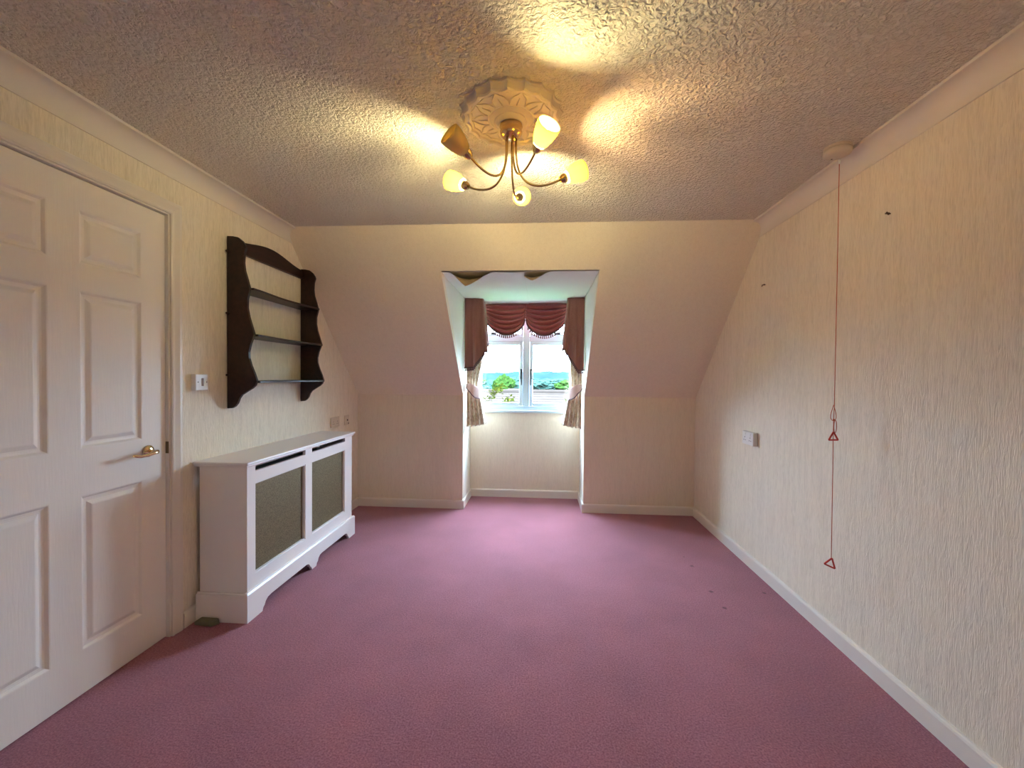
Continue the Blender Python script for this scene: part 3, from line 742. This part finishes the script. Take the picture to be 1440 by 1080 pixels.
obj('knot', MB().lathe([(.0005, -.006), (.004, -.003), (.004, .003), (.0005, .006)], (cx_, cy_, 1.074), (0,0,1), 8), M['cord'], pc, smooth=True)
def triangle(zc_, w_, h_, rot):
    P = []
    cn = [Vector((0, 0, h_*.5)), Vector((w_*.5, 0, -h_*.5)), Vector((-w_*.5, 0, -h_*.5))]
    for i in range(3):
        a, b, c2 = cn[i-1], cn[i], cn[(i+1) % 3]
        for t in (.12, .04): P.append(b+(a-b)*t*(1 if t > .1 else .9))
        for t in (.04, .12): P.append(b+(c2-b)*t*(1 if t > .1 else .9))
    Rz = Matrix.Rotation(rot[0], 3, 'Y'); Ry = Matrix.Rotation(rot[1], 3, 'Z')
    return [Vector((cx_, cy_, zc_))+Ry @ (Rz @ p) for p in P]
obj('triangle_handle', MB().tube(triangle(1.002, .042, .036, (0, .1)), .0038, 8, closed=True), M['red'], pc, smooth=True)
obj('triangle_handle', MB().tube(triangle(.434, .040, .040, (R_(12), -.8)), .0038, 8, closed=True), M['red'], pc, smooth=True)

# ------------------------------------------------------------------ wedge on the carpet
wd = MB()
V = [(-1.708, 1.955, .001), (-1.614, 1.946, .001), (-1.588, 1.978, .001), (-1.690, 1.984, .001), (-1.708, 1.955, .020), (-1.618, 1.946, .018), (-1.596, 1.978, .032), (-1.690, 1.984, .030)]
wd.add(V, [(0,3,2,1), (4,5,6,7), (0,1,5,4), (1,2,6,5), (2,3,7,6), (3,0,4,7)])
tag(obj('door_wedge', wd, M['wedge'], bevel=.004), 'grey green rubber door wedge on the carpet by the radiator cover', 'door wedge')

# ------------------------------------------------------------------ outside
def leafmat(name, a, b, sc):
    m = mat(name, a, 1.0, spec=0.0); mp = pos(m, (sc, sc, sc)); n = N(m, 'ShaderNodeTexNoise', i_Scale=1.0, i_Detail=4.0); lk(m, mp, 'Vector', n, 'Vector')
    r = ramp(m, [(.35, a), (.65, b)]); lk(m, n, 'Fac', r, 'Fac'); lk(m, r, 'Color', m.node_tree.nodes['Principled BSDF'], 'Base Color'); return m
M['lawn'] = leafmat('lawn_grass', (.030, .13, .016), (.045, .16, .025), .05)
M['meadow'] = leafmat('meadow_grass', (.0065, .011, .003), (.009, .014, .004), .05)
M['leaf'] = leafmat('bright_leaf', (.0056, .0144, .0028), (.0100, .0213, .0044), 1.2)
M['leaf2'] = leafmat('blue_green_leaf', (.0067, .0158, .0128), (.0112, .0225, .0173), 1.0)
M['hill'] = leafmat('far_woodland_haze_blue', (.0041, .0097, .0121), (.0061, .0124, .0149), .03)  # woodland of the ridge, with bluish distance haze put into its base colour
M['lime'] = leafmat('yellow_green_leaf', (.0168, .0204, .0018), (.0228, .0264, .0030), 2.0)
M['bark'] = mat('bark', (.012, .009, .006), 1.0, spec=0.0)
M['rooftile'] = leafmat('pale_pink_tile', (.0142, .0112, .0092), (.0169, .0130, .0107), 3.0)
M['render'] = mat('pale_render', (.020, .016, .0135), 1.0, spec=0.0)
GZ = -5.0
struct(obj('ground', MB().box(-900, 900, 60, 2500, GZ-.5, GZ), M['meadow']), 'meadow beyond the window')
struct(obj('lawn', MB().box(-900, 900, 4.6, 60, GZ-.5, GZ), M['lawn']), 'lawn below the window')
def blob(mb, c, rx, rz, seed, sub=4):
    bm = bmesh.new(); bmesh.ops.create_icosphere(bm, subdivisions=sub, radius=1.0)
    V = []
    for v_ in bm.verts:
        p = v_.co; d = 1+.28*noise.noise(p*1.7+Vector((seed*3.1, seed, 0)))+.20*noise.noise(p*4.5+Vector((seed, 0, seed)))+.13*noise.noise(p*11+Vector((0, seed, seed)))
        V.append((c[0]+p.x*rx*d, c[1]+p.y*rx*d, c[2]+p.z*rz*d))
    mb.add(V, [[x.index for x in f.verts] for f in bm.faces]); bm.free()
def tree(x, y, h, wd_, m, label, seed, group='trees beyond the window'):
    r_ = tag(empty('tree', (x, y, GZ)), label, 'tree', group)
    obj('trunk', MB().tube([(x, y, GZ), (x+.05*h*.1, y, GZ+h*.5)], [h*.03, h*.018], 8), M['bark'], r_)
    mb = MB(); blob(mb, (x, y, GZ+h*.62), wd_*.5, h*.40, seed)
    for k in range(3): blob(mb, (x+wd_*.3*math.cos(k*2.1+seed), y+wd_*.2*math.sin(k*2.1+seed), GZ+h*(.42+.12*k)), wd_*.28, h*.2, seed+k, 3)
    obj('crown', mb, m, r_)
def px2(px, y):     # ground-standing things: sideways position for a picture column at distance y
    return y*((px-720)/FPX-.067)
TL = [(690, 118, 5.0, 8, 'leaf2', 'wide hazy green tree behind the hedge'), (708, 105, 6.7, 5.0, 'leaf', 'tall bright green tree behind the hedge'), (727, 128, 4.4, 8, 'leaf2', 'low rounded tree by the pale house'),
      (757, 150, 5.0, 11, 'leaf2', 'broad blue green tree before the far ridge'), (770, 175, 5.6, 9, 'leaf2', 'tall blue green tree before the far ridge'), (787, 160, 5.8, 12, 'leaf2', 'large blue green tree at the end of the hedge'), (800, 135, 5.2, 9, 'leaf', 'leafy tree half hidden by the curtain on the pull cord side'),
      (676, 140, 5.4, 9, 'leaf', 'leafy tree half hidden by the curtain on the shelf side'), (748, 250, 5.8, 12, 'leaf2', 'distant tree seen past the mullion'), (716, 205, 5.8, 12, 'leaf2', 'distant tree seen past the tall bright tree')]
for i, (p_, y, h, w_, mk, lab) in enumerate(TL): tree(px2(p_, y), y, h, w_, M[mk], lab, i*1.7+.4)
# far ridge of woodland
hb = MB()
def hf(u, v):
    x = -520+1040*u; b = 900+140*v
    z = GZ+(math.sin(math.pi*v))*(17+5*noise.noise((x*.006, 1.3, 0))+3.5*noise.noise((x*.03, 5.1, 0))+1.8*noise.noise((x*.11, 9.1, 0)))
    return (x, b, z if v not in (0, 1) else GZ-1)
struct(obj('hills', hb.grid(220, 9, hf), M['hill'], smooth=True), 'wooded ridge on the horizon with blue haze put into its colour')
# hedge
hg = MB()
for i in range(34):
    x = -26+52*i/33; blob(hg, (x, 88+1.5*math.sin(i*.7), GZ+.8), 1.5, 1.3+.25*math.sin(i*2.3), i*.9, 2)
tag(obj('hedge', hg, M['leaf']), 'long clipped green hedge crossing the view beyond the window', 'hedge')
# pale house among the trees
def house(px, y, w_, h, label):
    x = px2(px, y); r_ = tag(empty('house', (x, y, GZ)), label, 'house')
    obj('wall', MB().box(x-w_/2, x+w_/2, y, y+6, GZ, GZ+h), M['render'], r_)
    obj('roof', MB().prism([(x-w_/2-.3, y-.4, GZ+h), (x-w_/2-.3, y+6.4, GZ+h), (x-w_/2-.3, y+3, GZ+h+1.5)], (w_+.6, 0, 0)), M['rooftile'], r_)
    for k in (-.28, .28): obj('window_pane', MB().box(x+k*w_-.5, x+k*w_+.5, y-.04, y+.02, GZ+1.2, GZ+2.4), M['black'], r_)
house(727, 92, 3.8, 2.2, 'pale house with a pinkish roof beside the tall bright tree')
# neighbouring low roof seen just below the window
nb = tag(empty('neighbour_roof', (-1.5, 20, GZ)), 'broad pale pink tiled roof just below the window', 'roof')
RY0, RY1, RZ0, RZ1 = 11.0, 20.0, -1.9, .55
sl_ = MB(); NC = 26
for k in range(NC):
    a, b = k/NC, (k+1)/NC
    y0, y1 = RY0+(RY1-RY0)*a, RY0+(RY1-RY0)*b; z0, z1 = RZ0+(RZ1-RZ0)*a, RZ0+(RZ1-RZ0)*b
    sl_.add([(-12, y0, z0+.012), (10, y0, z0+.012), (10, y1, z1), (-12, y1, z1), (-12, y0, z0-.1), (10, y0, z0-.1), (10, y1, z1-.1), (-12, y1, z1-.1)],
            [(0,1,2,3), (7,6,5,4), (0,4,5,1), (1,5,6,2), (2,6,7,3), (3,7,4,0)])
obj('tile_courses', sl_, M['rooftile'], nb)['kind'] = 'stuff'
obj('ridge', MB().tube([(-12, RY1, RZ1), (10, RY1, RZ1)], .13, 10), M['rooftile'], nb)
obj('wall', MB().box(-11.8, 9.8, RY0+.4, RY1+8, GZ, RZ0+.05), M['render'], nb)
obj('rear_slope', MB().prism([(-12, RY1, RZ1-.12), (-12, RY1+9, RZ0-.1), (-12, RY1, RZ0-.1)], (22, 0, 0)), M['rooftile'], nb)
def sapling(px, y, z0, z1, lean, n_, label):
    """slender stem from the lawn; only its leafy top reaches the view"""
    x = px2(px, y); r_ = tag(empty('sapling', (x, y, GZ)), label, 'sapling')
    st = bez([(x, y, z0), (x+lean*.4, y, z0+(z1-z0)*.6), (x+lean, y, z1)], 12)
    obj('stem', MB().tube([(x, y, GZ), (x+.02, y, (GZ+z0)/2)]+st, [.03, .022]+[.010-.0005*k for k in range(13)], 6), M['bark'], r_)
    lv = MB(); rnd = random.Random(int(px))
    for k in range(n_):
        p = st[rnd.randrange(0, 13)]+Vector((rnd.gauss(0, .055), rnd.gauss(0, .06), rnd.gauss(0, .04)))
        d = Vector((rnd.uniform(-1, 1), rnd.uniform(-1, 1), rnd.uniform(-.3, 1))).normalized(); e = d.cross(Vector((.3, .5, .8))).normalized()
        s0 = rnd.uniform(.03, .06)
        lv.add([p-d*s0, p+e*s0*.5, p+d*s0, p-e*s0*.5], [(0, 1, 2, 3)])
    o = obj('foliage', lv, M['lime'], r_, recalc=False); o['kind'] = 'stuff'
sapling(680, 9.6, .50, 1.02, .38, 170, 'leaning yellow green sapling in front of the pale roof on the shelf side')
sapling(713, 9.6, .58, .76, .05, 60, 'short yellow green sapling top in front of the pale roof by the mullion')
sapling(797, 9.6, .52, .76, .08, 90, 'yellow green sapling top in front of the pale roof on the pull cord side')
